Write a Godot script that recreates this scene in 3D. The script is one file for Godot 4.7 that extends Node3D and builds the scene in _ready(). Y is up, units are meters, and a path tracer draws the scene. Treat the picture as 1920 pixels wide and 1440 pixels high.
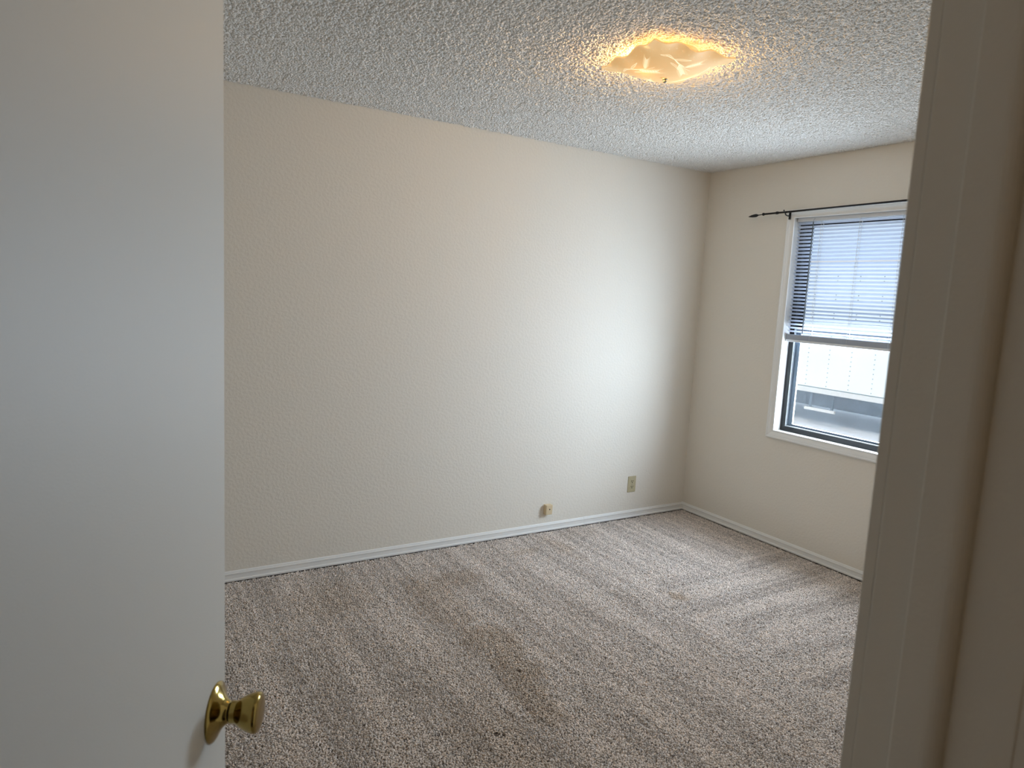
extends Node3D
# A bedroom seen from its doorway. The far corner of the room is the origin:
# the long wall is the plane z = 0 (room on +z), the window wall is x = 0 (room on -x).

const CEIL := 2.44
const ROOM_L := -4.15      # wall opposite the window
const ROOM_F := 3.262      # room face of the doorway wall
const JX := -3.168         # latch side jamb face
const HX := -4.006         # hinge side jamb face
const WZ0 := 0.73          # window opening
const WZ1 := 1.566
const WY0 := 0.743
const WY1 := 2.083
const LOWER := 5.9
const HALL := 0.078
const UPPER := 0.95

var M := {}
var rng := RandomNumberGenerator.new()


func _ready() -> void:
	rng.seed = 7
	# ---- camera
	var cam := Camera3D.new()
	cam.name = "camera"
	cam.fov = 58.0144
	cam.near = 0.02
	cam.far = 200.0
	var lens := CameraAttributesPhysical.new()
	lens.frustum_focal_length = 21.643
	lens.frustum_focus_distance = 3.2
	lens.frustum_near = 0.02
	lens.frustum_far = 200.0
	lens.exposure_aperture = 7.5
	cam.attributes = lens
	cam.basis = Basis(Vector3.UP, deg_to_rad(-31.54877)) * Basis(Vector3.RIGHT, deg_to_rad(-7.43662)) * Basis(Vector3.BACK, deg_to_rad(2.97152))
	cam.position = Vector3(-3.74491, 1.52844, 3.58660)
	add_child(cam)
	cam.fov = 58.0144
	cam.current = true
	# ---- sky: bright overcast
	var sky_m := ProceduralSkyMaterial.new()
	sky_m.sky_top_color = Color(0.86, 0.93, 1.0)
	sky_m.sky_horizon_color = Color(0.80, 0.89, 0.98)
	sky_m.sky_curve = 0.3
	sky_m.ground_bottom_color = Color(0.5, 0.5, 0.5)
	sky_m.ground_horizon_color = Color(0.70, 0.75, 0.8)
	var sky := Sky.new()
	sky.sky_material = sky_m
	var env := Environment.new()
	env.background_mode = Environment.BG_SKY
	env.sky = sky
	env.background_energy_multiplier = 1.12
	env.tonemap_mode = Environment.TONE_MAPPER_LINEAR
	env.tonemap_exposure = 1.0
	env.sdfgi_enabled = true
	env.ssao_enabled = true
	env.ssil_enabled = true
	var we := WorldEnvironment.new()
	we.name = "world_environment"
	we.environment = env
	add_child(we)
	# ---- hazy sun from behind the house, on the trailer and the ground outside
	var sun := DirectionalLight3D.new()
	sun.name = "hazy_sun"
	sun.light_color = Color(1.0, 0.97, 0.92)
	sun.light_energy = 0.5
	sun.light_angular_distance = 18.0
	sun.shadow_enabled = true
	sun.sky_mode = DirectionalLight3D.SKY_MODE_LIGHT_ONLY
	sun.basis = Basis.looking_at(Vector3(0.62, -0.66, -0.22))
	add_child(sun)
	# ---- daylight that the window lets in: through the clear lower pane, and scattered upwards by the blind's slats
	daylight("lower_pane_daylight", Vector3(0.15, 1.06, 0.5 * (WZ0 + WZ1)), Vector2(0.78, 0.58), Vector3.LEFT, LOWER)
	daylight("upper_pane_daylight", Vector3(0.15, 1.74, 0.5 * (WZ0 + WZ1)), Vector2(0.78, 0.60), Vector3.LEFT, 0.36)
	daylight("blind_daylight", Vector3(-0.004, 1.72, 0.5 * (WZ0 + WZ1)), Vector2(0.80, 0.66), Vector3.LEFT, UPPER)

	materials()
	shell()
	floor_and_carpet()
	ceiling_and_popcorn()
	baseboards()
	window()
	doorway()
	door()
	blind()
	curtain_rod()
	lamp()
	hallway_lamp()
	outlet()
	phone_jack()
	outside()


func daylight(called: String, at: Vector3, size: Vector2, towards: Vector3, energy: float) -> void:
	var l := AreaLight3D.new()
	l.name = called
	l.area_size = size
	l.light_energy = energy
	l.light_color = Color(0.845, 0.922, 1.0)
	l.area_range = 9.0
	l.area_attenuation = 2.0
	l.shadow_enabled = true
	l.basis = Basis.looking_at(towards)
	l.position = at
	add_child(l)


# ------------------------------------------------------------------ helpers

func tag(o: Node, label: String, category: String, kind := "") -> void:
	o.set_meta("label", label)
	o.set_meta("category", category)
	if kind != "":
		o.set_meta("kind", kind)


func base(called: String, at := Vector3.ZERO, parent: Node = self) -> Node3D:
	var o := Node3D.new()
	o.name = called
	o.position = at
	parent.add_child(o, true)
	return o


func start() -> SurfaceTool:
	var st := SurfaceTool.new()
	st.begin(Mesh.PRIMITIVE_TRIANGLES)
	return st


func build(called: String, st: SurfaceTool, m: Material, parent: Node, at := Vector3.ZERO) -> MeshInstance3D:
	st.generate_normals()
	return put(called, st.commit(), m, parent, at)


func put(called: String, mesh: Mesh, m: Material, parent: Node, at := Vector3.ZERO) -> MeshInstance3D:
	var o := MeshInstance3D.new()
	o.name = called
	o.mesh = mesh
	o.material_override = m
	o.position = at
	parent.add_child(o, true)
	return o


# a, b, c, d run anticlockwise seen from outside
func quad(st: SurfaceTool, a: Vector3, b: Vector3, c: Vector3, d: Vector3, group := -1) -> void:
	st.set_smooth_group(group)
	for p in [a, c, b, a, d, c]:
		st.add_vertex(p)


func tri(st: SurfaceTool, a: Vector3, b: Vector3, c: Vector3, group := -1) -> void:
	st.set_smooth_group(group)
	for p in [a, c, b]:
		st.add_vertex(p)


func box(st: SurfaceTool, lo: Vector3, hi: Vector3) -> void:
	var p := []
	for k in 8:
		p.append(Vector3(hi.x if k & 1 else lo.x, hi.y if k & 2 else lo.y, hi.z if k & 4 else lo.z))
	quad(st, p[0], p[2], p[3], p[1])
	quad(st, p[4], p[5], p[7], p[6])
	quad(st, p[0], p[1], p[5], p[4])
	quad(st, p[2], p[6], p[7], p[3])
	quad(st, p[0], p[4], p[6], p[2])
	quad(st, p[1], p[3], p[7], p[5])


# a closed outline (x along ax, y along ay) drawn from p0 to p1; the ends are cut to a mitre by the outline's x
func extrude(st: SurfaceTool, outline: PackedVector2Array, p0: Vector3, p1: Vector3, ax: Vector3, ay: Vector3, m0 := 0.0, m1 := 0.0, group := -1) -> void:
	var dir := (p1 - p0).normalized()
	var q := outline.duplicate()
	var flip := Geometry2D.is_polygon_clockwise(q) != (ax.cross(ay).dot(dir) < 0.0)
	if flip:
		q.reverse()
	var n := q.size()
	var a := []
	var b := []
	for v in q:
		a.append(p0 + ax * v.x + ay * v.y + dir * m0 * v.x)
		b.append(p1 + ax * v.x + ay * v.y + dir * m1 * v.x)
	for i in n:
		var j := (i + 1) % n
		quad(st, a[i], a[j], b[j], b[i], group)
	var t := Geometry2D.triangulate_polygon(q)
	for i in range(0, t.size(), 3):
		var e := (q[t[i + 1]] - q[t[i]]).cross(q[t[i + 2]] - q[t[i]]) * ax.cross(ay).dot(dir)
		if e > 0:
			tri(st, b[t[i]], b[t[i + 1]], b[t[i + 2]])
			tri(st, a[t[i]], a[t[i + 2]], a[t[i + 1]])
		else:
			tri(st, b[t[i]], b[t[i + 2]], b[t[i + 1]])
			tri(st, a[t[i]], a[t[i + 1]], a[t[i + 2]])


func rect(x0: float, y0: float, x1: float, y1: float, r := 0.0, steps := 3) -> PackedVector2Array:
	var q := PackedVector2Array()
	if r <= 0.0:
		q.append_array([Vector2(x0, y0), Vector2(x1, y0), Vector2(x1, y1), Vector2(x0, y1)])
		return q
	var c := [[x1 - r, y0 + r, -PI / 2], [x1 - r, y1 - r, 0.0], [x0 + r, y1 - r, PI / 2], [x0 + r, y0 + r, PI]]
	for k in c:
		for i in steps + 1:
			var t: float = k[2] + PI / 2 * i / steps
			q.append(Vector2(k[0] + r * cos(t), k[1] + r * sin(t)))
	return q


# points (radius, height along axis)
func lathe(st: SurfaceTool, prof: Array, at: Vector3, axis: Vector3, segs := 32, group := 1) -> void:
	var w := axis.normalized()
	var u := w.cross(Vector3.UP if absf(w.y) < 0.9 else Vector3.RIGHT).normalized()
	var v := w.cross(u)
	for i in prof.size() - 1:
		for k in segs:
			var t0 := TAU * k / segs
			var t1 := TAU * ((k + 1) % segs) / segs
			var d0 := u * cos(t0) + v * sin(t0)
			var d1 := u * cos(t1) + v * sin(t1)
			var r0: float = prof[i].x
			var r1: float = prof[i + 1].x
			var a: Vector3 = at + w * prof[i].y
			var b: Vector3 = at + w * prof[i + 1].y
			st.set_smooth_group(group)
			if r0 > 1e-6:
				for p in [a + d0 * r0, b + d1 * r1, a + d1 * r0]:
					st.add_vertex(p)
			if r1 > 1e-6:
				for p in [a + d0 * r0, b + d0 * r1, b + d1 * r1]:
					st.add_vertex(p)


func tube(st: SurfaceTool, pts: Array, r: float, segs := 8) -> void:
	for i in pts.size() - 1:
		var d: Vector3 = pts[i + 1] - pts[i]
		lathe(st, [Vector2(0, 0), Vector2(r, 0), Vector2(r, d.length()), Vector2(0, d.length())], pts[i], d, segs)


# ------------------------------------------------------------------ materials

func mat(called: String, c: Color, rough := 0.8, metal := 0.0) -> StandardMaterial3D:
	var m := StandardMaterial3D.new()
	m.resource_name = called
	m.albedo_color = c
	m.roughness = rough
	m.metallic = metal
	M[called] = m
	return m


func noise_tex(size: int, freq: float, octaves := 3, kind := FastNoiseLite.TYPE_SIMPLEX_SMOOTH, seed_ := 1, ramp: Gradient = null) -> NoiseTexture2D:
	var n := FastNoiseLite.new()
	n.noise_type = kind
	n.frequency = freq
	n.fractal_octaves = octaves
	n.seed = seed_
	var t := NoiseTexture2D.new()
	t.width = size
	t.height = size
	t.seamless = true
	t.noise = n
	if ramp:
		t.color_ramp = ramp
	return t


func relief(m: StandardMaterial3D, t: Texture2D, depth_cm: float, per_metre: float) -> void:
	m.heightmap_enabled = true
	m.heightmap_texture = t
	m.heightmap_scale = depth_cm
	m.uv1_triplanar = true
	m.uv1_world_triplanar = true
	m.uv1_scale = Vector3.ONE * per_metre


func materials() -> void:
	var orange_peel := noise_tex(1024, 0.03, 3, FastNoiseLite.TYPE_SIMPLEX_SMOOTH, 3)
	relief(mat("wall_paint", Color(0.888, 0.862, 0.815), 0.85), orange_peel, 0.10, 1.6)
	relief(mat("ceiling_paint", Color(0.88, 0.855, 0.815), 0.95), noise_tex(512, 0.06, 3, FastNoiseLite.TYPE_SIMPLEX_SMOOTH, 5), 0.4, 2.0)
	mat("popcorn", Color(0.905, 0.885, 0.855), 0.95)
	mat("trim_paint", Color(0.92, 0.915, 0.90), 0.42)
	relief(mat("jamb_paint", Color(0.86, 0.84, 0.80), 0.5), orange_peel, 0.02, 4.0)
	relief(mat("door_paint", Color(0.83, 0.82, 0.79), 0.5), noise_tex(512, 0.12, 2, FastNoiseLite.TYPE_SIMPLEX_SMOOTH, 9), 0.012, 6.0)
	mat("gap_shadow", Color(0.09, 0.08, 0.07), 1.0)
	var carpet := mat("carpet", Color(1, 1, 1), 1.0)
	carpet.vertex_color_use_as_albedo = true
	carpet.metallic_specular = 0.2
	relief(mat("carpet_backing", Color(0.50, 0.45, 0.41), 1.0), noise_tex(512, 0.2, 2), 0.6, 4.0)
	mat("brass", Color(0.66, 0.575, 0.33), 0.12, 1.0)
	mat("bronze_frame", Color(0.065, 0.07, 0.085), 0.5, 0.2)
	mat("sash_frame", Color(0.34, 0.40, 0.46), 0.4, 0.2)
	mat("bright_aluminium", Color(0.80, 0.81, 0.82), 0.35, 0.4)
	var g := mat("window_glass", Color(0.93, 0.97, 1.0, 0.04), 0.043)
	g.transparency = BaseMaterial3D.TRANSPARENCY_ALPHA
	# rain-streaked dust on the outside scatters the daylight
	var film := Image.create(256, 256, false, Image.FORMAT_RGB8)
	var fn := FastNoiseLite.new()
	fn.seed = 31
	fn.frequency = 0.02
	fn.fractal_octaves = 4
	for y in 256:
		for x in 256:
			var v := clampf(0.55 + 0.55 * fn.get_noise_2d(x * 6.0, y * 0.35) + 0.55 * fn.get_noise_2d(x * 0.7, y * 0.7 + 300.0), 0.2, 1.0)
			film.set_pixel(x, y, Color(v, v, v))
	g.roughness_texture = ImageTexture.create_from_image(film)
	g.uv1_triplanar = true
	g.uv1_world_triplanar = true
	g.uv1_scale = Vector3.ONE * 1.0
	var vinyl := mat("blind_vinyl", Color(0.90, 0.92, 0.95), 0.4)
	vinyl.backlight_enabled = true
	vinyl.backlight = Color(0.62, 0.66, 0.72)
	mat("blind_rail", Color(0.88, 0.89, 0.90), 0.4)
	mat("cord", Color(0.93, 0.93, 0.92), 0.9)
	var wand := mat("clear_plastic", Color(0.42, 0.47, 0.50), 0.15)
	wand.metallic_specular = 0.7
	mat("black_iron", Color(0.10, 0.09, 0.085), 0.45, 0.4)
	mat("ivory_plastic", Color(0.72, 0.68, 0.555), 0.4)
	mat("tan_plastic", Color(0.84, 0.76, 0.62), 0.45)
	mat("black_hole", Color(0.02, 0.02, 0.02), 0.9)
	mat("steel_screw", Color(0.6, 0.58, 0.52), 0.4, 0.9)
	mat("lamp_pan", Color(0.86, 0.80, 0.70), 0.5)
	mat("porcelain", Color(0.92, 0.90, 0.86), 0.3)
	var bulb := mat("bulb_glow", Color(1.0, 0.9, 0.7), 0.4)
	bulb.emission_enabled = true
	bulb.emission = Color(1.0, 0.80, 0.46)
	bulb.emission_energy_multiplier = 2.0
	relief(mat("truck_panel", Color(0.905, 0.93, 0.925), 0.45), noise_tex(256, 0.01, 2), 0.05, 0.5)
	mat("truck_rail", Color(0.84, 0.82, 0.79), 0.4)
	mat("rivet", Color(0.36, 0.42, 0.42), 0.5, 0.3)
	mat("truck_chassis", Color(0.20, 0.27, 0.33), 0.8)
	mat("tyre", Color(0.06, 0.06, 0.065), 0.9)
	var gravel_ramp := Gradient.new()
	gravel_ramp.set_color(0, Color(0.90, 0.91, 0.92))
	gravel_ramp.set_color(1, Color(1.0, 1.0, 1.0))
	var gravel := mat("gravel", Color(1, 1, 1), 1.0)
	gravel.albedo_texture = noise_tex(512, 0.12, 4, FastNoiseLite.TYPE_SIMPLEX_SMOOTH, 12, gravel_ramp)
	gravel.uv1_triplanar = true
	gravel.uv1_world_triplanar = true
	gravel.uv1_scale = Vector3.ONE * 0.8


# ------------------------------------------------------------------ the setting

func wall(called: String, label: String, boxes: Array, m: Material) -> MeshInstance3D:
	var st := start()
	for b in boxes:
		box(st, b[0], b[1])
	var o := build(called, st, m, self)
	tag(o, label, "wall", "structure")
	return o


func shell() -> void:
	var p: Material = M.wall_paint
	var out := 0.13
	wall("wall_back", "long bare off-white wall facing the doorway, with lightly textured paint", [[Vector3(ROOM_L - 0.12, 0, -0.12), Vector3(out, CEIL, 0)]], p)
	wall("wall_right", "off-white wall that holds the window, at right of the far corner", [
		[Vector3(0, 0, 0), Vector3(out, CEIL, WZ0 - 0.012)], [Vector3(0, 0, WZ1 + 0.012), Vector3(out, CEIL, 5.0)],
		[Vector3(0, 0, WZ0 - 0.012), Vector3(out, WY0 - 0.012, WZ1 + 0.012)], [Vector3(0, WY1 + 0.012, WZ0 - 0.012), Vector3(out, CEIL, WZ1 + 0.012)]], p)
	wall("wall_left", "plain off-white wall of the bedroom hidden behind the open door", [[Vector3(ROOM_L - 0.12, 0, 0), Vector3(ROOM_L, CEIL, ROOM_F)]], p)
	var f1 := ROOM_F + 0.1175
	wall("wall_front", "wall that the bedroom doorway is cut through, beside the near door jamb", [
		[Vector3(ROOM_L - 0.12, 0, ROOM_F), Vector3(HX - 0.02, CEIL, f1)], [Vector3(JX + 0.02, 0, ROOM_F), Vector3(0, CEIL, f1)],
		[Vector3(HX - 0.02, 2.066, ROOM_F), Vector3(JX + 0.02, CEIL, f1)]], p)
	wall("wall_hallway_back", "plain wall at the back of the dim hallway behind the viewer", [[Vector3(-5.4, 0, 4.55), Vector3(-1.9, CEIL, 4.67)]], p)
	wall("wall_hallway_left", "plain wall closing the left end of the dim hallway", [[Vector3(-5.52, 0, ROOM_F), Vector3(-5.4, CEIL, 4.67)]], p)
	wall("wall_hallway_right", "plain wall closing the right end of the dim hallway", [[Vector3(-1.9, 0, f1), Vector3(-1.78, CEIL, 4.67)]], p)
	wall("wall_hallway_front", "short piece of hallway wall left of the bedroom", [[Vector3(-5.4, 0, ROOM_F), Vector3(ROOM_L - 0.12, CEIL, f1)]], p)


func floor_and_carpet() -> void:
	var root := base("floor")
	tag(root, "worn pinkish taupe cut pile carpet with vacuum streaks and brown stains", "carpet", "structure")
	var st := start()
	box(st, Vector3(-5.52, -0.16, -0.12), Vector3(0.13, -0.009, 4.67))
	build("carpet_backing", st, M.carpet_backing, root)
	# one tuft of twisted pile, bent to one side
	var tuft := start()
	var rings := [[0.0024, -0.002], [0.0039, 0.004], [0.0034, 0.0085]]
	var n := 5
	for i in 2:
		for k in n:
			var a0 := TAU * k / n
			var a1 := TAU * (k + 1) / n
			var p := []
			for q in [[i, a0], [i, a1], [i + 1, a1], [i + 1, a0]]:
				var rr = rings[q[0]]
				var j = 1.0 + 0.25 * sin(q[1] * 2.0 + q[0])
				p.append(Vector3(cos(q[1]) * rr[0] * j + 0.0022 * q[0] * q[0] * 0.3, rr[1], sin(q[1]) * rr[0] * j))
			quad(tuft, p[0], p[3], p[2], p[1], 1)
	for k in n:
		var a0 := TAU * k / n
		var a1 := TAU * (k + 1) / n
		var c := Vector3(0.0032, 0.0105, 0)
		var o := Vector3(0.0026, 0.0085, 0)
		tri(tuft, c, o + Vector3(cos(a1), 0, sin(a1)) * 0.0034, o + Vector3(cos(a0), 0, sin(a0)) * 0.0034, 1)
	tuft.generate_normals()
	var mesh := tuft.commit()
	var clump := FastNoiseLite.new()
	clump.seed = 21
	clump.frequency = 22.0
	clump.fractal_octaves = 2
	var blotch := FastNoiseLite.new()
	blotch.seed = 22
	blotch.frequency = 1.6
	blotch.fractal_octaves = 4
	var streak := FastNoiseLite.new()
	streak.seed = 23
	streak.frequency = 1.0
	streak.fractal_octaves = 3
	# brown traffic stains: x, z, radius x, radius z, strength
	var stains := [[-2.31, 0.66, 0.12, 0.30, 0.36], [-2.26, 1.10, 0.13, 0.14, 0.55], [-2.27, 1.32, 0.09, 0.20, 0.55], [-2.33, 1.58, 0.07, 0.16, 0.45], [-1.145, 1.12, 0.05, 0.05, 0.7],
		[-1.55, 0.25, 0.09, 0.035, 0.45], [-1.30, 0.30, 0.05, 0.22, 0.35], [-2.10, 0.45, 0.16, 0.10, 0.35], [-2.75, 0.40, 0.20, 0.22, 0.25], [-2.6, 1.75, 0.14, 0.25, 0.25]]
	var pits := [[-2.55, 0.503, 0.012], [-2.275, 1.364, 0.012], [-2.562, 1.673, 0.012], [-2.485, 0.494, 0.009], [-2.54, 1.69, 0.008], [-1.60, 1.46, 0.008], [-2.86, 0.32, 0.008]]
	var step := 0.0057
	var places: Array[Transform3D] = []
	var tints: PackedColorArray = []
	var x := ROOM_L + 0.006
	while x < -0.008:
		var z := 0.010
		while z < ROOM_F + 0.11:
			var px := x + rng.randf_range(-0.5, 0.5) * step
			var pz := z + rng.randf_range(-0.5, 0.5) * step
			z += step
			if pz > ROOM_F - 0.004 and (px > JX or px < HX):
				continue
			if px > -0.011 or pz < 0.011:
				continue
			var across := px > -1.2 + 0.08 * sin(pz * 9.0) and pz > 0.92 + 0.1 * sin(px * 7.0)
			# the vacuum cleaner laid the pile over in strokes
			var s: float
			if across:
				s = 0.75 * sin((pz + 0.03 * sin(px * 3.0)) * TAU / 0.26) + 2.0 * streak.get_noise_2d(px * 0.8, pz * 20.0)
			else:
				s = 0.55 * sin((px + 0.02 * sin(pz * 4.0)) * TAU / 0.33) + 2.0 * streak.get_noise_2d(px * 20.0, pz * 0.8)
			s = clampf(s, -1.0, 1.0)
			var stroke := Vector3(-s, 0, 0.2) if across else Vector3(0.25, 0, s)
			var lean := stroke * 0.50 + Vector3(rng.randfn(0, 0.22), 0, rng.randfn(0, 0.22))
			var up := (Vector3.UP + lean).normalized()
			var b := Basis(Quaternion(Vector3.UP, up)) * Basis(Vector3.UP, rng.randf() * TAU)
			var big := rng.randf_range(0.70, 1.10)
			b = b.scaled_local(Vector3(big, big * rng.randf_range(0.8, 1.15), big))
			var h := -0.0085 + 0.0022 * clump.get_noise_2d(px, pz)
			var t := 0.0
			for q in stains:
				var dx: float = (px - q[0]) / q[2]
				var dz: float = (pz - q[1]) / q[3]
				var d := dx * dx + dz * dz
				if d < 4.0:
					t = maxf(t, q[4] * smoothstep(1.7, 0.3, d + 0.9 * blotch.get_noise_2d(px * 6.0, pz * 6.0)))
			t += 0.16 * clampf(blotch.get_noise_2d(px, pz) + 0.1, 0.0, 1.0)
			var dirt := 0.0
			for q in pits:
				var d := Vector2(px - q[0], pz - q[1]).length()
				if d < q[2]:
					dirt = 1.0
			h -= 0.006 * dirt
			var v := 0.93 + 0.12 * s + 0.10 * clump.get_noise_2d(px * 3.0, pz * 3.0) + rng.randfn(0, 0.16)
			var c := Color(0.77, 0.685, 0.62).lerp(Color(0.54, 0.43, 0.33), clampf(t, 0.0, 1.0)) * v
			if dirt > 0.0:
				c = c * 0.35
			places.append(Transform3D(b, Vector3(px, h, pz)))
			tints.append(Color(c.r, c.g, c.b, 1.0))
		x += step
	scatter("carpet_pile", mesh, M.carpet, root, places, tints)


func scatter(called: String, mesh: Mesh, m: Material, parent: Node, places: Array[Transform3D], tints: PackedColorArray) -> void:
	var mm := MultiMesh.new()
	mm.transform_format = MultiMesh.TRANSFORM_3D
	mm.use_colors = tints.size() > 0
	mm.mesh = mesh
	mm.instance_count = places.size()
	for i in places.size():
		mm.set_instance_transform(i, places[i])
	for i in tints.size():
		mm.set_instance_color(i, tints[i])
	var o := MultiMeshInstance3D.new()
	o.name = called
	o.multimesh = mm
	o.material_override = m
	o.set_meta("kind", "stuff")
	parent.add_child(o, true)


func ceiling_and_popcorn() -> void:
	var root := base("ceiling")
	tag(root, "white ceiling sprayed all over with coarse popcorn texture", "ceiling", "structure")
	var st := start()
	box(st, Vector3(-5.52, CEIL, -0.12), Vector3(0.13, CEIL + 0.16, 4.67))
	build("ceiling_board", st, M.ceiling_paint, root)
	# three lumps of sprayed texture
	for kind in 3:
		var lump := start()
		var r := RandomNumberGenerator.new()
		r.seed = 40 + kind
		var segs := 6
		var rows := 3
		var pts := []
		for i in rows + 1:
			var ring := []
			for k in segs:
				var el := PI / 2 * i / rows
				var az := TAU * (k + 0.5 * (i % 2)) / segs
				var w := r.randf_range(0.72, 1.25)
				ring.append(Vector3(cos(el) * cos(az) * w, -sin(el) * r.randf_range(0.75, 1.15) + 0.15, cos(el) * sin(az) * w))
			pts.append(ring)
		for i in rows:
			for k in segs:
				var k1 := (k + 1) % segs
				if i == rows - 1:
					tri(lump, pts[i][k], pts[i][k1], pts[rows][0], 1)
				else:
					quad(lump, pts[i][k], pts[i][k1], pts[i + 1][k1], pts[i + 1][k], 1)
		lump.generate_normals()
		var mesh := lump.commit()
		var places: Array[Transform3D] = []
		var clump := FastNoiseLite.new()
		clump.seed = 60 + kind
		clump.frequency = 26.0
		clump.fractal_octaves = 2
		var step := 0.0106
		var x := ROOM_L + 0.004
		while x < -0.004:
			var z := 0.004
			while z < ROOM_F:
				var px := x + rng.randf_range(-0.7, 0.7) * step
				var pz := z + rng.randf_range(-0.7, 0.7) * step
				z += step
				var dense := clump.get_noise_2d(px, pz)
				if px > -0.003 or pz < 0.003 or rng.randf() > 0.92 + dense * 0.6:
					continue
				if Vector2(px + 1.894, pz - 1.547).length() < 0.12:
					continue
				var s := rng.randf_range(0.0029, 0.0064) * (1.0 + 0.5 * dense)
				var b := Basis(Vector3.UP, rng.randf() * TAU).scaled_local(Vector3(s * rng.randf_range(0.8, 1.4), s * rng.randf_range(0.85, 1.45), s))
				places.append(Transform3D(b, Vector3(px, CEIL, pz)))
			x += step
		scatter("popcorn_texture", mesh, M.popcorn, root, places, PackedColorArray())


func baseboards() -> void:
	# outline: x out from the wall, y up
	var q := PackedVector2Array([Vector2(0, 0.004), Vector2(0.0125, 0.004), Vector2(0.0135, 0.009), Vector2(0.0135, 0.0125), Vector2(0.0125, 0.0150), Vector2(0.0085, 0.0165),
		Vector2(0.0080, 0.020), Vector2(0.0082, 0.036), Vector2(0.0100, 0.0395), Vector2(0.0105, 0.043), Vector2(0.0095, 0.046), Vector2(0.0065, 0.0475), Vector2(0.0065, 0.050), Vector2(0.0045, 0.0545), Vector2(0.002, 0.0565), Vector2(0, 0.057)])
	var root := base("baseboard_back")
	tag(root, "white moulded baseboard along the long bare wall, jointed right of the phone jack", "baseboard", "structure")
	var st := start()
	extrude(st, q, Vector3(ROOM_L, 0, 0), Vector3(-0.927, 0, 0), Vector3.BACK, Vector3.UP, 0.0, 0.6)
	build("board", st, M.trim_paint, root)
	st = start()
	extrude(st, q, Vector3(-0.9262, 0.0008, 0.0004), Vector3(0, 0.0008, 0.0004), Vector3.BACK, Vector3.UP, 0.6, -1.0)
	build("board", st, M.trim_paint, root)
	root = base("baseboard_right")
	tag(root, "white moulded baseboard under the window", "baseboard", "structure")
	st = start()
	extrude(st, q, Vector3(0, 0.0008, 0), Vector3(0, 0.0008, ROOM_F), Vector3.LEFT, Vector3.UP, 1.0, 0.0)
	build("board", st, M.trim_paint, root)


func window() -> void:
	var root := base("window_1", Vector3(0, WY0, WZ0))
	tag(root, "single hung window with dark metal frame and white moulded casing", "window", "structure")
	var o := -root.position
	# casing: x outward from the opening's edge, y out from the wall
	var q := PackedVector2Array([Vector2(-0.004, 0), Vector2(-0.004, 0.006), Vector2(-0.002, 0.0085), Vector2(0.003, 0.0085), Vector2(0.005, 0.0065), Vector2(0.009, 0.0065), Vector2(0.013, 0.0085), Vector2(0.020, 0.0115),
		Vector2(0.030, 0.0145), Vector2(0.034, 0.0145), Vector2(0.036, 0.0165), Vector2(0.042, 0.0175), Vector2(0.046, 0.016), Vector2(0.048, 0.012), Vector2(0.048, 0)])
	var c := [Vector3(0, WY0, WZ0), Vector3(0, WY0, WZ1), Vector3(0, WY1, WZ1), Vector3(0, WY1, WZ0)]
	var outw := [Vector3.DOWN, Vector3.BACK, Vector3.UP, Vector3.FORWARD]
	for k in 4:
		var st := start()
		extrude(st, q, c[k] + o, c[(k + 1) % 4] + o, outw[k], Vector3.LEFT, -1.0, 1.0)
		build("casing", st, M.trim_paint, root)
	# painted lining of the opening
	for b in [[Vector3(0, WY0 - 0.012, WZ0), Vector3(0.13, WY0, WZ1)], [Vector3(0, WY1, WZ0), Vector3(0.13, WY1 + 0.012, WZ1)], [Vector3(0, WY0 - 0.012, WZ0 - 0.012), Vector3(0.13, WY1 + 0.012, WZ0)], [Vector3(0, WY0 - 0.012, WZ1), Vector3(0.13, WY1 + 0.012, WZ1 + 0.012)]]:
		var st := start()
		box(st, b[0] + o, b[1] + o)
		build("window_lining", st, M.trim_paint, root)
	# outer frame
	var fr := 0.031
	frame("window_frame", M.bronze_frame, root, o, WY0, WY1, WZ0, WZ1, fr, 0.062, 0.125)
	frame("frame_bead", M.bright_aluminium, root, o, WY0 + fr, 1.40, WZ0 + fr, WZ1 - fr, 0.0055, 0.064, 0.078)
	var yi := WY0 + fr + 0.0055
	var zi := WZ0 + fr + 0.0055
	var ym := 1.405
	# lower sash: grey stiles, dark meeting rail, thin bright glazing bead
	var lower := base("lower_sash", Vector3(0, 0, 0), root)
	frame("sash_frame", M.sash_frame, lower, o, yi - 0.022, ym, zi, 2.0 * WZ0 + (WZ1 - WZ0) - zi, 0.030, 0.080, 0.096, 0.034)
	frame("glazing_bead", M.bright_aluminium, lower, o, yi + 0.008, ym - 0.030, zi + 0.030, WZ0 + WZ1 - zi - 0.030, 0.0045, 0.082, 0.092)
	var st := start()
	box(st, Vector3(0.0865, yi + 0.012, zi + 0.034) + o, Vector3(0.0895, ym - 0.034, WZ0 + WZ1 - zi - 0.034) + o)
	build("pane", st, M.window_glass, lower)
	var upper := base("upper_sash", Vector3(0, 0, 0), root)
	frame("sash_frame", M.bronze_frame, upper, o, ym - 0.03, WY1 - fr, WZ0 + fr, WZ1 - fr, 0.026, 0.100, 0.118)
	st = start()
	box(st, Vector3(0.108, ym - 0.004, WZ0 + fr + 0.026) + o, Vector3(0.111, WY1 - fr - 0.026, WZ1 - fr - 0.026) + o)
	build("pane", st, M.window_glass, upper)


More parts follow.
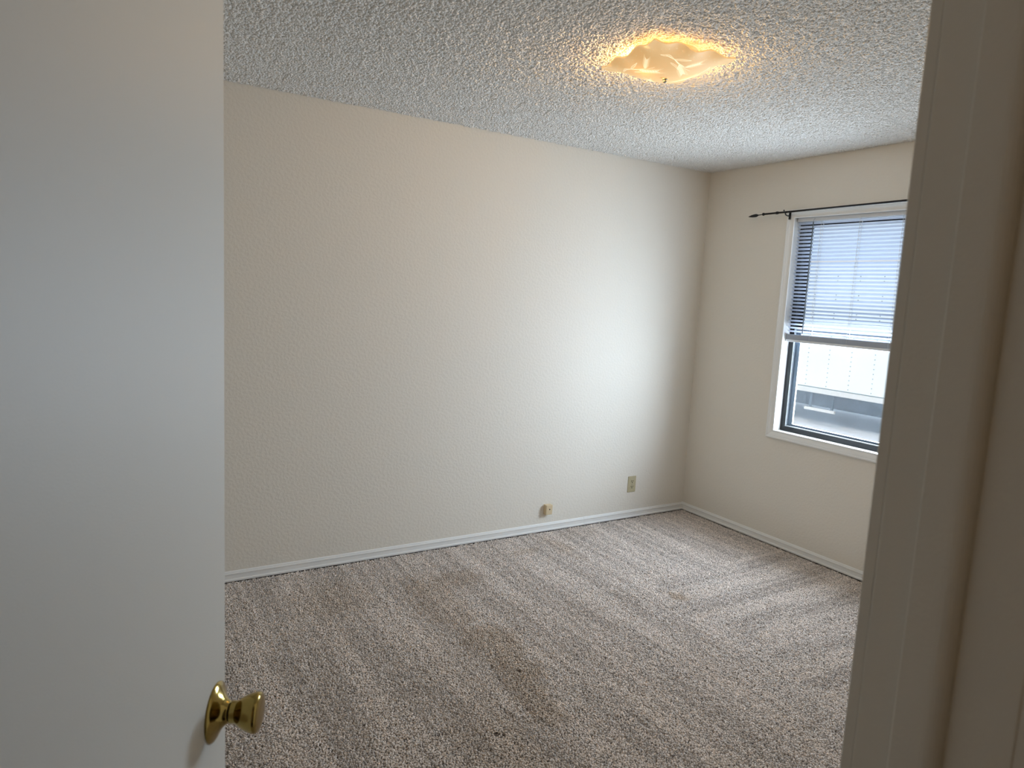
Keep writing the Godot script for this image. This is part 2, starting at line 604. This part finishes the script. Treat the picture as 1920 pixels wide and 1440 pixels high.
# a rectangular frame of four mitred bars in the window's plane
func frame(called: String, m: Material, parent: Node, o: Vector3, y0: float, y1: float, z0: float, z1: float, w: float, x0: float, x1: float, bottom := 0.0) -> void:
	var st := start()
	var wb := w if bottom == 0.0 else bottom
	box(st, Vector3(x0, y0, z0) + o, Vector3(x1, y0 + wb, z1) + o)
	box(st, Vector3(x0, y1 - w, z0) + o, Vector3(x1, y1, z1) + o)
	box(st, Vector3(x0, y0 + wb, z0) + o, Vector3(x1, y1 - w, z0 + w) + o)
	box(st, Vector3(x0, y0 + wb, z1 - w) + o, Vector3(x1, y1 - w, z1) + o)
	build(called, st, m, parent)


func doorway() -> void:
	var root := base("trim_1", Vector3(JX + 0.0084, 0, ROOM_F))
	root.rotation.z = 0.0049   # the old jambs stand slightly out of plumb
	tag(root, "painted door jamb with stop and casing round the near doorway", "door frame", "structure")
	var o := -Vector3(JX, 0, ROOM_F)
	var f1 := ROOM_F + 0.1205
	var hy := 2.046
	# jambs: x into the opening, y along the wall's thickness
	var jq := rect(-0.0195, 0, 0, 0.1205, 0.0022, 3)
	var st := start()
	extrude(st, jq, Vector3(JX, 0, ROOM_F) + o, Vector3(JX, hy + 0.019, ROOM_F) + o, Vector3.LEFT, Vector3.BACK)
	build("latch_jamb", st, M.jamb_paint, root)
	st = start()
	extrude(st, jq, Vector3(HX, 0, ROOM_F) + o, Vector3(HX, hy + 0.019, ROOM_F) + o, Vector3.RIGHT, Vector3.BACK)
	build("hinge_jamb", st, M.jamb_paint, root)
	st = start()
	extrude(st, jq, Vector3(HX, hy, ROOM_F) + o, Vector3(JX, hy, ROOM_F) + o, Vector3.DOWN, Vector3.BACK)
	build("head_jamb", st, M.jamb_paint, root)
	# stop: square towards the room, rounded off towards the hallway
	var sq := PackedVector2Array([Vector2(0, 0), Vector2(0.010, 0), Vector2(0.0110, 0.0012), Vector2(0.0112, 0.022)])
	for k in 7:
		var t := PI / 2 * k / 6
		sq.append(Vector2(0.0112 - 0.0092 * (1 - cos(t)), 0.024 + 0.0135 * sin(t)))
	sq.append(Vector2(0, 0.0375))
	var s0 := ROOM_F + 0.0365
	for e in [[Vector3(JX, 0, s0), Vector3(JX, hy, s0), Vector3.LEFT], [Vector3(HX, 0, s0), Vector3(HX, hy, s0), Vector3.RIGHT], [Vector3(HX, hy, s0), Vector3(JX, hy, s0), Vector3.DOWN]]:
		st = start()
		extrude(st, sq, e[0] + o, e[1] + o, e[2], Vector3.BACK, 0.0, 0.0)
		build("door_stop", st, M.jamb_paint, root)
	# casings on both faces of the wall: x away from the opening, y off the wall
	var cq := PackedVector2Array([Vector2(0.001, 0), Vector2(0.001, 0.0096), Vector2(0.0022, 0.0108), Vector2(0.012, 0.0112), Vector2(0.030, 0.0135), Vector2(0.050, 0.0160), Vector2(0.055, 0.015), Vector2(0.057, 0.012), Vector2(0.057, 0)])
	for side in [[ROOM_F, Vector3.FORWARD], [ROOM_F + 0.1195, Vector3.BACK]]:
		var z: float = side[0]
		for e in [[Vector3(JX, 0, z), Vector3(JX, hy, z), Vector3.RIGHT, 0.0, 1.0], [Vector3(HX, 0, z), Vector3(HX, hy, z), Vector3.LEFT, 0.0, 1.0], [Vector3(HX, hy, z), Vector3(JX, hy, z), Vector3.UP, -1.0, 1.0]]:
			st = start()
			extrude(st, cq, e[0] + o, e[1] + o, e[2], side[1], e[3], e[4])
			build("casing", st, M.jamb_paint, root)


func door() -> void:
	# hung on the left jamb and standing open into the room
	var turn := deg_to_rad(62.0)
	var w := 0.826
	var root := base("door_1", Vector3(-4.002, 0, 3.257))
	tag(root, "flat off-white door standing open into the room, brass knob near its edge", "door", "structure")
	root.rotation.y = turn
	# in the door's own axes x runs along the leaf, z towards the hallway
	var st := start()
	extrude(st, rect(0, 0, w, 0.035, 0.0015, 2), Vector3(0, 0.014, 0), Vector3(0, 2.036, 0), Vector3.RIGHT, Vector3.BACK)
	build("leaf", st, M.door_paint, root)
	var at := Vector3(w - 0.0415, 0.9057, 0.035)
	for s in [1, -1]:
		var knob := base("door_knob", at if s > 0 else at - Vector3(0, 0, 0.035), root)
		knob.set_meta("label", "shiny brass tulip knob")
		var d := Vector3(0, 0, s)
		st = start()
		lathe(st, [Vector2(0.0415, 0), Vector2(0.0418, 0.001), Vector2(0.0415, 0.0022), Vector2(0.0395, 0.0032), Vector2(0.0385, 0.0040), Vector2(0.0345, 0.0058), Vector2(0.028, 0.0086), Vector2(0.022, 0.0122), Vector2(0.0180, 0.0160),
			Vector2(0.0160, 0.0190), Vector2(0.0155, 0.0205), Vector2(0, 0.0206)], Vector3.ZERO, d, 64)
		build("rose", st, M.brass, knob)
		st = start()
		lathe(st, [Vector2(0.0128, 0.018), Vector2(0.0128, 0.0235)], Vector3.ZERO, d, 48)
		build("neck", st, M.gap_shadow, knob)
		st = start()
		lathe(st, [Vector2(0, 0.0225), Vector2(0.0148, 0.0226), Vector2(0.0158, 0.0232), Vector2(0.0160, 0.0245), Vector2(0.0158, 0.0300), Vector2(0.0172, 0.0330), Vector2(0.0200, 0.0365), Vector2(0.0232, 0.0420), Vector2(0.0262, 0.0490), Vector2(0.0281, 0.0555),
			Vector2(0.0286, 0.0590), Vector2(0.0280, 0.0618), Vector2(0.0262, 0.0636), Vector2(0.0225, 0.0648), Vector2(0.0150, 0.0655), Vector2(0, 0.0658)], Vector3.ZERO, d, 64)
		build("knob", st, M.brass, knob)


func blind() -> void:
	var z0 := WZ0 + 0.004
	var z1 := WZ1 - 0.004
	var xc := 0.036
	var root := base("mini_blind", Vector3(xc, WY1, WZ0))
	tag(root, "white mini blind half raised in the window, narrow slats tilted open", "blind")
	var o := -root.position
	var st := start()
	extrude(st, rect(-0.0125, -0.0255, 0.0125, -0.001, 0.002, 2), Vector3(xc, WY1, z0) + o, Vector3(xc, WY1, z1) + o, Vector3.RIGHT, Vector3.UP)
	build("head_rail", st, M.blind_rail, root)
	# crowned slat; its room edge rides high
	var tilt := deg_to_rad(28.0)
	var q := PackedVector2Array()
	var n := 6
	for side in 2:
		for i in n + 1:
			var t := (float(i) / n if side == 0 else 1.0 - float(i) / n) * 2.0 - 1.0
			var p := Vector2(t * 0.0125, 0.0022 * (1.0 - t * t) + (0.0 if side == 0 else 0.00035))
			q.append(p.rotated(-tilt))
	st = start()
	extrude(st, q, Vector3(0, 0, z0 - WZ0), Vector3(0, 0, z1 - WZ0), Vector3.RIGHT, Vector3.UP)
	st.generate_normals()
	var slat := st.commit()
	var y := 2.047
	var bottom := 1.372
	var count := 31
	for k in count:
		put("slat", slat, M.blind_vinyl, root, Vector3(0, lerpf(y, bottom + 0.012, float(k) / (count - 1)) - WY1, 0))
	# the raised slats lie in a pile on the bottom rail
	st = start()
	var pile := 22
	for k in pile:
		var pq := PackedVector2Array()
		var dx := rng.randf_range(-0.0006, 0.0006)
		for side in 2:
			for i in 5:
				var t := (float(i) / 4 if side == 0 else 1.0 - float(i) / 4) * 2.0 - 1.0
				pq.append(Vector2(t * 0.0125 + dx, 0.0018 * (1.0 - t * t) + (0.0 if side == 0 else 0.0007)))
		var yy := 1.332 + k * 0.00145
		extrude(st, pq, Vector3(xc, yy, z0 + rng.randf_range(0, 0.0008)) + o, Vector3(xc, yy, z1 - rng.randf_range(0, 0.0008)) + o, Vector3.RIGHT, Vector3.UP)
	var heap := build("stacked_slats", st, M.blind_vinyl, root)
	heap.set_meta("kind", "stuff")
	st = start()
	extrude(st, rect(-0.0125, 1.317, 0.0125, 1.3325, 0.003, 3), Vector3(xc, 0, z0) + o, Vector3(xc, 0, z1) + o, Vector3.RIGHT, Vector3.UP)
	build("bottom_rail", st, M.blind_rail, root)
	# ladders, lift cords and the plugs under the rail
	for lz in [z0 + 0.166, z0 + 0.413, z1 - 0.166]:
		st = start()
		for dx in [-0.0133, 0.0133]:
			tube(st, [Vector3(xc + dx, WY1 - 0.02, lz) + o, Vector3(xc + dx, 1.334, lz) + o], 0.0009, 5)
		for k in count:
			var yy := lerpf(y, bottom + 0.012, float(k) / (count - 1)) - 0.002
			tube(st, [Vector3(xc - 0.0133, yy + 0.005, lz) + o, Vector3(xc + 0.0133, yy - 0.005, lz) + o], 0.0008, 4)
		build("ladder_cord", st, M.cord, root)
		st = start()
		tube(st, [Vector3(xc, WY1 - 0.02, lz + 0.004) + o, Vector3(xc, 1.330, lz + 0.004) + o], 0.0008, 6)
		build("lift_cord", st, M.cord, root)
		st = start()
		lathe(st, [Vector2(0.005, 0), Vector2(0.0045, 0.003), Vector2(0, 0.0035)], Vector3(xc, 1.3175, lz) + o, Vector3.DOWN, 12)
		build("rail_plug", st, M.cord, root)
	var wz := 0.853
	var wand := base("tilt_wand", Vector3(xc - 0.024, WY1 - 0.03, wz) + o, root)
	st = start()
	tube(st, [Vector3(0, 0, 0), Vector3(0.001, -0.68, 0.003)], 0.0036, 6)
	build("rod", st, M.clear_plastic, wand)
	st = start()
	tube(st, [Vector3(0.010, 0.020, 0), Vector3(0.004, 0.012, 0), Vector3(0, 0.008, 0), Vector3(0, -0.004, 0)], 0.0015, 6)
	build("hook", st, M.bright_aluminium, wand)


func curtain_rod() -> void:
	var x := -0.065
	var root := base("curtain_rod", Vector3(x, 2.116, 0.713))
	tag(root, "thin black metal curtain rod with spear finial above the window", "curtain rod")
	var o := -root.position
	var st := start()
	var dir := (Vector3(x, 2.124, 1.95) - Vector3(x, 2.110, 0.545)).normalized()
	var a := Vector3(x, 2.110, 0.545)
	tube(st, [a + o, a + dir * 1.41 + o], 0.0058, 14)
	build("outer_tube", st, M.black_iron, root)
	for side in [0, 1]:
		var e: Vector3 = a if side == 0 else a + dir * 1.41
		var w: Vector3 = (-dir + Vector3(0, -0.06, 0) if side == 0 else dir)
		st = start()
		lathe(st, [Vector2(0.0, -0.004), Vector2(0.0075, -0.003), Vector2(0.0085, 0.002), Vector2(0.0095, 0.006), Vector2(0.0065, 0.011), Vector2(0.0035, 0.014), Vector2(0.0030, 0.030), Vector2(0.0036, 0.046), Vector2(0.0075, 0.052), Vector2(0.0100, 0.062),
			Vector2(0.0098, 0.075), Vector2(0.0080, 0.092), Vector2(0.0050, 0.108), Vector2(0.0018, 0.120), Vector2(0, 0.123)], e + o, w, 20)
		build("finial", st, M.black_iron, root)
	for c in [0.100, 1.33]:
		st = start()
		lathe(st, [Vector2(0.0058, -0.009), Vector2(0.0082, -0.008), Vector2(0.0090, -0.002), Vector2(0.0080, 0.008), Vector2(0.0058, 0.010)], a + dir * c + o, dir, 18)
		build("collar", st, M.black_iron, root)
	# bracket: arm from the wall, cradle under the rod, set screw on top
	for c in [0.160, 1.26]:
		var p: Vector3 = a + dir * c
		var br := base("bracket", p + o, root)
		st = start()
		tube(st, [Vector3(0.0475, -0.018, 0), Vector3(0.025, -0.020, 0), Vector3(0.006, -0.016, 0), Vector3(0, -0.008, 0)], 0.0035, 8)
		build("arm", st, M.black_iron, br)
		st = start()
		box(st, Vector3(0.0445, -0.040, -0.007), Vector3(0.0475, 0.006, 0.007))
		build("wall_plate", st, M.black_iron, br)
		st = start()
		for k in 9:
			var t0 := PI + PI * k / 9 - 0.2
			var t1 := PI + PI * (k + 1) / 9 - 0.2
			tube(st, [Vector3(cos(t0), sin(t0), 0) * 0.0078, Vector3(cos(t1), sin(t1), 0) * 0.0078], 0.0022, 6)
		build("cradle", st, M.black_iron, br)
		st = start()
		lathe(st, [Vector2(0, 0), Vector2(0.0025, 0), Vector2(0.0025, 0.010), Vector2(0.0045, 0.011), Vector2(0.0045, 0.015), Vector2(0, 0.016)], Vector3(-0.009, -0.002, 0), Vector3(-0.5, 1, 0), 10)
		build("set_screw", st, M.black_iron, br)


func stroke(im: Image, a: Vector2, b: Vector2, w: float, v: float) -> void:
	var lo := Vector2i((a.min(b) - Vector2.ONE * (w + 2)).floor())
	var hi := Vector2i((a.max(b) + Vector2.ONE * (w + 2)).ceil())
	for y in range(maxi(lo.y, 0), mini(hi.y, im.get_height())):
		for x in range(maxi(lo.x, 0), mini(hi.x, im.get_width())):
			var p := Vector2(x, y)
			var d := p.distance_to(Geometry2D.get_closest_point_to_segment(p, a, b))
			var k := clampf(w + 0.7 - d, 0.0, 1.0) * v
			if k > im.get_pixel(x, y).r:
				im.set_pixel(x, y, Color(k, k, k))


func ear(im: Image, a: Vector2, b: Vector2, v: float) -> void:
	# an ear of wheat from a to b: paired grains and awns
	var d := (b - a) / 7.0
	var s := Vector2(-d.y, d.x)
	stroke(im, a, b, 0.7, v)
	for k in 7:
		var p := a + d * k
		for q in [-1.0, 1.0]:
			stroke(im, p, p + d * 1.5 + s * 0.75 * q, 2.2, v)
			stroke(im, p + d * 1.4 + s * 0.7 * q, p + d * 3.4 + s * 1.5 * q, 0.9, v * 0.75)


func blade(im: Image, pts: Array, half: float, v: float) -> void:
	# a long leaf drawn as its two edges
	var n := 14
	var cv := Curve2D.new()
	for p in pts:
		cv.add_point(p)
	var l := cv.get_baked_length()
	var last := []
	for i in n + 1:
		var t := float(i) / n
		var p := cv.sample_baked(l * t, true)
		var p2 := cv.sample_baked(minf(l * t + 1.0, l), true)
		var p1 := cv.sample_baked(maxf(l * t - 1.0, 0.0), true)
		var s := (p2 - p1).normalized().orthogonal() * half * sin(PI * pow(t, 0.8))
		if last.size():
			stroke(im, last[0], p + s, 1.2, v)
			stroke(im, last[1], p - s, 1.2, v)
			stroke(im, last[0].lerp(last[1], 0.5), p, maxf(half * 0.5 * sin(PI * t) - 0.8, 0.3), v * 0.35)
		last = [p + s, p - s]


func etched_wheat() -> ImageTexture:
	var n := 768
	var im := Image.create(n, n, false, Image.FORMAT_RGB8)
	im.fill(Color.BLACK)
	# one spray per side, u and v from -1 to 1 over the square glass
	for k in 4:
		var f := func(u: float, w: float) -> Vector2:
			var p := Vector2(u, w).rotated(-PI / 2 * k)
			return (p * 0.5 + Vector2(0.5, 0.5)) * n
		blade(im, [f.call(-0.61, 0.66), f.call(-0.44, 0.72), f.call(-0.28, 0.68)], 7.0, 0.9)
		blade(im, [f.call(-0.29, 0.68), f.call(-0.12, 0.73), f.call(0.07, 0.77)], 8.0, 0.9)
		blade(im, [f.call(-0.30, 0.58), f.call(-0.14, 0.54), f.call(-0.02, 0.46)], 7.0, 0.8)
		stroke(im, f.call(-0.5, 0.70), f.call(-0.28, 0.68), 1.4, 0.9)
		stroke(im, f.call(-0.28, 0.68), f.call(-0.1, 0.60), 1.6, 1.0)
		stroke(im, f.call(-0.28, 0.68), f.call(0.05, 0.57), 1.6, 1.0)
		stroke(im, f.call(-0.1, 0.60), f.call(0.27, 0.47), 1.2, 0.9)
		ear(im, f.call(-0.10, 0.59), f.call(0.20, 0.33), 1.0)
		ear(im, f.call(0.07, 0.57), f.call(0.34, 0.72), 0.85)
		for d in [[-0.82, 0.6], [-0.7, 0.81], [-0.55, 0.86], [-0.4, 0.90], [-0.26, 0.90], [-0.09, 0.88], [0.05, 0.87], [0.22, 0.89], [0.4, 0.9], [0.56, 0.87], [0.7, 0.82]]:
			var p: Vector2 = f.call(d[0], d[1])
			stroke(im, p, p, 2.8, 0.6)
	var out := Image.create(n, n, false, Image.FORMAT_RGB8)
	var lo := Color(0.60, 0.46, 0.26)
	var hi := Color(1.0, 0.95, 0.82)
	for y in n:
		for x in n:
			out.set_pixel(x, y, lo.lerp(hi, im.get_pixel(x, y).r))
	return ImageTexture.create_from_image(out)


func lamp() -> void:
	var root := base("ceiling_light", Vector3(-1.894, CEIL, 1.547))
	root.rotation.y = deg_to_rad(-7.5)
	tag(root, "lit flush ceiling light with wavy square glass shade etched with wheat", "ceiling light")
	var half := 0.176
	var drop := -0.092
	var thick := 0.0055
	var n := 48
	var place := func(i: int, j: int, inner: bool) -> Vector3:
		var u := 2.0 * i / n - 1.0
		var w := 2.0 * j / n - 1.0
		var dome := 1.0 - (1.0 - u * u) * (1.0 - w * w)
		var edge := maxf(absf(u), absf(w))
		var along := w if absf(u) > absf(w) else u
		var wave := -0.0085 * cos(along * PI * 2.5) * (1.0 - pow(absf(along), 4.0)) * pow(edge, 6.0)
		var p := Vector3(u * half, drop + 0.054 * dome + wave, w * half)
		if inner:
			p += Vector3(-u * 0.0015, thick, -w * 0.0015)
		return p
	var st := start()
	st.set_smooth_group(1)
	for i in n:
		for j in n:
			for side in [false, true]:
				var c := [[i, j], [i + 1, j], [i + 1, j + 1], [i, j + 1]]
				var order := [0, 2, 1, 0, 3, 2] if side else [0, 1, 2, 0, 2, 3]
				for k in order:
					st.set_smooth_group(2 if side else 1)
					st.set_uv(Vector2(float(c[k][0]) / n, float(c[k][1]) / n))
					st.add_vertex(place.call(c[k][0], c[k][1], side))
	for k in n:
		for e in [[k, 0, k + 1, 0], [k + 1, n, k, n], [0, k + 1, 0, k], [n, k, n, k + 1]]:
			var a = place.call(e[0], e[1], false)
			var b = place.call(e[2], e[3], false)
			var c = place.call(e[2], e[3], true)
			var d = place.call(e[0], e[1], true)
			st.set_smooth_group(-1)
			for p in [a, c, b, a, d, c]:
				st.set_uv(Vector2(float(e[0]) / n, float(e[1]) / n))
				st.add_vertex(p)
	var glass := mat("lamp_glass", Color(1.0, 0.88, 0.68), 0.55)
	glass.metallic_specular = 0.25
	glass.backlight_enabled = true
	glass.backlight = Color(0.12, 0.088, 0.048)
	glass.emission_enabled = true
	glass.emission = Color(0, 0, 0)
	glass.emission_texture = etched_wheat()
	glass.emission_energy_multiplier = 1.1
	build("shade", st, glass, root)
	st = start()
	lathe(st, [Vector2(0, -0.026), Vector2(0.085, -0.026), Vector2(0.098, -0.023), Vector2(0.108, -0.012), Vector2(0.113, 0.0)], Vector3.ZERO, Vector3.UP, 48)
	build("ceiling_pan", st, M.lamp_pan, root)
	st = start()
	tube(st, [Vector3(0, -0.026, 0), Vector3(0, drop - 0.004, 0)], 0.0032, 10)
	build("centre_stem", st, M.brass, root)
	st = start()
	lathe(st, [Vector2(0, 0), Vector2(0.0105, 0), Vector2(0.0105, -0.0022), Vector2(0.0045, -0.0035), Vector2(0.0045, -0.0055), Vector2(0.0075, -0.0065), Vector2(0.0080, -0.0100), Vector2(0.0050, -0.0125), Vector2(0, -0.0130)], Vector3(0, drop, 0), Vector3.UP, 24)
	build("finial", st, M.steel_screw, root)
	for s in [[-0.064, -0.015, 1.0], [0.070, 0.012, 0.72]]:
		var at := Vector3(s[0], -0.050, s[1])
		var dir := Vector3(signf(s[0]), 0, 0)
		st = start()
		lathe(st, [Vector2(0, -0.036), Vector2(0.012, -0.036), Vector2(0.013, -0.030), Vector2(0.013, -0.020), Vector2(0, -0.019)], at, dir, 18)
		build("socket", st, M.porcelain, root)
		st = start()
		lathe(st, [Vector2(0.009, -0.020), Vector2(0.012, -0.012), Vector2(0.018, 0.000), Vector2(0.0205, 0.012), Vector2(0.0185, 0.024), Vector2(0.011, 0.032), Vector2(0, 0.035)], at, dir, 20)
		build("bulb", st, M.bulb_glow, root)
		var l := OmniLight3D.new()
		l.name = "bulb_light"
		l.position = at + dir * 0.010
		l.light_color = Color(1.0, 0.79, 0.47)
		l.light_energy = 0.16 * s[2]
		l.light_size = 0.018
		l.omni_range = 9.0
		l.omni_attenuation = 2.0
		l.shadow_enabled = true
		root.add_child(l, true)


func hallway_lamp() -> void:
	var root := base("hallway_light", Vector3(-4.75, CEIL, 4.0))
	tag(root, "small round dome ceiling light in the hallway behind the viewer", "ceiling light")
	var st := start()
	lathe(st, [Vector2(0, -0.022), Vector2(0.125, -0.022), Vector2(0.132, -0.012), Vector2(0.134, 0)], Vector3.ZERO, Vector3.UP, 40)
	build("base_ring", st, M.brass, root)
	st = start()
	lathe(st, [Vector2(0.118, -0.022), Vector2(0.115, -0.040), Vector2(0.098, -0.066), Vector2(0.066, -0.086), Vector2(0.030, -0.096), Vector2(0, -0.098)], Vector3.ZERO, Vector3.UP, 40)
	var dome := mat("dome_glass", Color(0.95, 0.9, 0.82), 0.3)
	dome.emission_enabled = true
	dome.emission = Color(1.0, 0.82, 0.58)
	dome.emission_energy_multiplier = 0.5
	build("dome_shade", st, dome, root)
	var l := OmniLight3D.new()
	l.name = "dome_light"
	l.position = Vector3(0, -0.070, 0)
	l.light_color = Color(1.0, 0.84, 0.62)
	l.light_energy = HALL
	l.light_size = 0.02
	l.omni_range = 6.0
	l.omni_attenuation = 2.0
	l.shadow_enabled = true
	root.add_child(l, true)


func outlet() -> void:
	var root := base("wall_outlet", Vector3(-0.5145, 0.2445, 0))
	tag(root, "ivory duplex power outlet on the long wall near the corner", "outlet")
	var st := start()
	bevel_plate(st, 0.035, 0.0572, 0.0052, 0.003, Vector3.ZERO)
	build("cover_plate", st, M.ivory_plastic, root)
	for s in [1, -1]:
		var sock := base("receptacle", Vector3(0, 0.0195 * s, 0.0052), root)
		st = start()
		var q := PackedVector2Array()
		for k in 24:
			var t := TAU * k / 24
			q.append(Vector2(0.0172 * cos(t), clampf(0.0172 * sin(t), -0.0135, 0.0135)))
		extrude(st, q, Vector3(0, 0, -0.001), Vector3(0, 0, 0.0012), Vector3.RIGHT, Vector3.UP)
		build("face", st, M.ivory_plastic, sock)
		st = start()
		box(st, Vector3(-0.0085, -0.0010, 0.0002), Vector3(-0.0048, 0.0090, 0.0016))
		box(st, Vector3(0.0048, -0.0005, 0.0002), Vector3(0.0085, 0.0085, 0.0016))
		lathe(st, [Vector2(0.0036, 0.0002), Vector2(0.0036, 0.0016), Vector2(0, 0.0016)], Vector3(0, -0.0068, 0), Vector3.BACK, 14)
		build("slots", st, M.black_hole, sock)
	st = start()
	lathe(st, [Vector2(0.0034, 0.004), Vector2(0.0034, 0.0062), Vector2(0.0022, 0.0068), Vector2(0, 0.0069)], Vector3.ZERO, Vector3.BACK, 16)
	build("screw", st, M.steel_screw, root)


func bevel_plate(st: SurfaceTool, hw: float, hh: float, t: float, b: float, at: Vector3) -> void:
	var r := [[hw, hh, 0.0], [hw, hh, t - b * 0.6], [hw - b * 0.35, hh - b * 0.35, t - b * 0.15], [hw - b, hh - b, t]]
	for i in 3:
		for k in 4:
			var s := [Vector2(1, -1), Vector2(1, 1), Vector2(-1, 1), Vector2(-1, -1)]
			var a: Vector2 = s[k]
			var c: Vector2 = s[(k + 1) % 4]
			quad(st, at + Vector3(a.x * r[i][0], a.y * r[i][1], r[i][2]), at + Vector3(c.x * r[i][0], c.y * r[i][1], r[i][2]),
				at + Vector3(c.x * r[i + 1][0], c.y * r[i + 1][1], r[i + 1][2]), at + Vector3(a.x * r[i + 1][0], a.y * r[i + 1][1], r[i + 1][2]))
	var e = r[3]
	quad(st, at + Vector3(-e[0], -e[1], e[2]), at + Vector3(e[0], -e[1], e[2]), at + Vector3(e[0], e[1], e[2]), at + Vector3(-e[0], e[1], e[2]))


func phone_jack() -> void:
	var root := base("phone_jack", Vector3(-1.2275, 0.1505, 0))
	root.rotation.z = deg_to_rad(-1.5)
	tag(root, "small tan surface-mounted phone jack box on the wall just above the baseboard", "phone jack")
	var st := start()
	bevel_plate(st, 0.0255, 0.0325, 0.008, 0.0015, Vector3.ZERO)
	build("base_plate", st, M.tan_plastic, root)
	st = start()
	bevel_plate(st, 0.0245, 0.0315, 0.030, 0.003, Vector3(0, 0, 0.0005))
	build("cover", st, M.tan_plastic, root)
	st = start()
	lathe(st, [Vector2(0.0042, 0.0295), Vector2(0.0042, 0.0312), Vector2(0.0030, 0.0313), Vector2(0, 0.0309)], Vector3(0.002, 0.004, 0), Vector3.BACK, 16)
	build("cover_screw", st, M.black_hole, root)


# ------------------------------------------------------------------ beyond the window

func outside() -> void:
	var gy := -0.42
	var st := start()
	box(st, Vector3(0.3, gy - 0.2, -40), Vector3(60, gy, 40))
	var g := build("ground", st, M.gravel, self)
	tag(g, "pale gravelly ground outside the window", "ground", "structure")
	# a white box trailer parked alongside the house
	var x := 6.6
	var z0 := -9.4
	var z1 := 2.8
	var y0 := 0.145
	var y1 := 2.335
	var root := base("box_trailer", Vector3(x, gy, -3.3))
	tag(root, "white riveted box trailer parked outside, seen through the window", "trailer")
	var o := -root.position
	st = start()
	box(st, Vector3(x, y0 + 0.08, z0) + o, Vector3(x + 2.4, y1, z1) + o)
	build("box_body", st, M.truck_panel, root)
	st = start()
	extrude(st, rect(-0.022, y0, 0.03, y0 + 0.082, 0.006, 2), Vector3(x, 0, z0 - 0.01) + o, Vector3(x, 0, z1 + 0.01) + o, Vector3.RIGHT, Vector3.UP)
	build("bottom_rail", st, M.truck_rail, root)
	st = start()
	extrude(st, rect(-0.018, y1 - 0.06, 0.03, y1 + 0.01, 0.006, 2), Vector3(x, 0, z0 - 0.01) + o, Vector3(x, 0, z1 + 0.01) + o, Vector3.RIGHT, Vector3.UP)
	build("top_rail", st, M.truck_rail, root)
	st = start()
	var z := z0 + 0.2
	while z < z1:
		var y := y0 + 0.13
		while y < y1 - 0.08:
			lathe(st, [Vector2(0.0095, 0), Vector2(0.007, 0.0045), Vector2(0, 0.006)], Vector3(x, y, z) + o, Vector3.LEFT, 6)
			y += 0.075
		z += 0.388
	var rv := build("rivets", st, M.rivet, root)
	rv.set_meta("kind", "stuff")
	st = start()
	box(st, Vector3(x + 0.55, y0 - 0.30, z0 + 0.2) + o, Vector3(x + 0.75, y0, z1 - 0.2) + o)
	box(st, Vector3(x + 1.65, y0 - 0.16, z0 + 0.2) + o, Vector3(x + 1.85, y0, z1 - 0.2) + o)
	box(st, Vector3(x + 0.05, y0 - 0.02, z0 + 0.1) + o, Vector3(x + 2.35, y0 + 0.08, z1 - 0.1) + o)
	build("chassis", st, M.truck_chassis, root)
	st = start()
	extrude(st, rect(0.02, -0.160, 0.06, -0.112, 0.006, 2), Vector3(x, 0, -3.76) + o, Vector3(x, 0, -3.20) + o, Vector3.RIGHT, Vector3.UP)
	build("side_step", st, M.truck_rail, root)
	for pz in [-3.70, -3.30]:
		st = start()
		box(st, Vector3(x + 0.062, -0.155, pz) + o, Vector3(x + 0.085, y0, pz + 0.04) + o)
		build("step_hanger", st, M.truck_chassis, root)
	st = start()
	extrude(st, rect(-0.004, y0 + 0.084, 0.01, y0 + 0.096), Vector3(x, 0, z0) + o, Vector3(x, 0, z1) + o, Vector3.RIGHT, Vector3.UP)
	build("rail_seal", st, M.rivet, root)
	for wz in [-7.6, 0.9]:
		for wx in [x + 0.12, x + 1.98]:
			var wheel := base("wheel", Vector3(wx, gy + 0.36, wz) + o, root)
			st = start()
			lathe(st, [Vector2(0.2, 0), Vector2(0.33, 0), Vector2(0.36, 0.03), Vector2(0.36, 0.22), Vector2(0.33, 0.25), Vector2(0.2, 0.25)], Vector3.ZERO, Vector3.RIGHT, 32)
			build("tyre", st, M.tyre, wheel)
			st = start()
			lathe(st, [Vector2(0, 0.04), Vector2(0.12, 0.05), Vector2(0.2, 0.01), Vector2(0.2, 0.24), Vector2(0.1, 0.2), Vector2(0, 0.2)], Vector3.ZERO, Vector3.RIGHT, 24)
			build("hub", st, M.truck_rail, wheel)
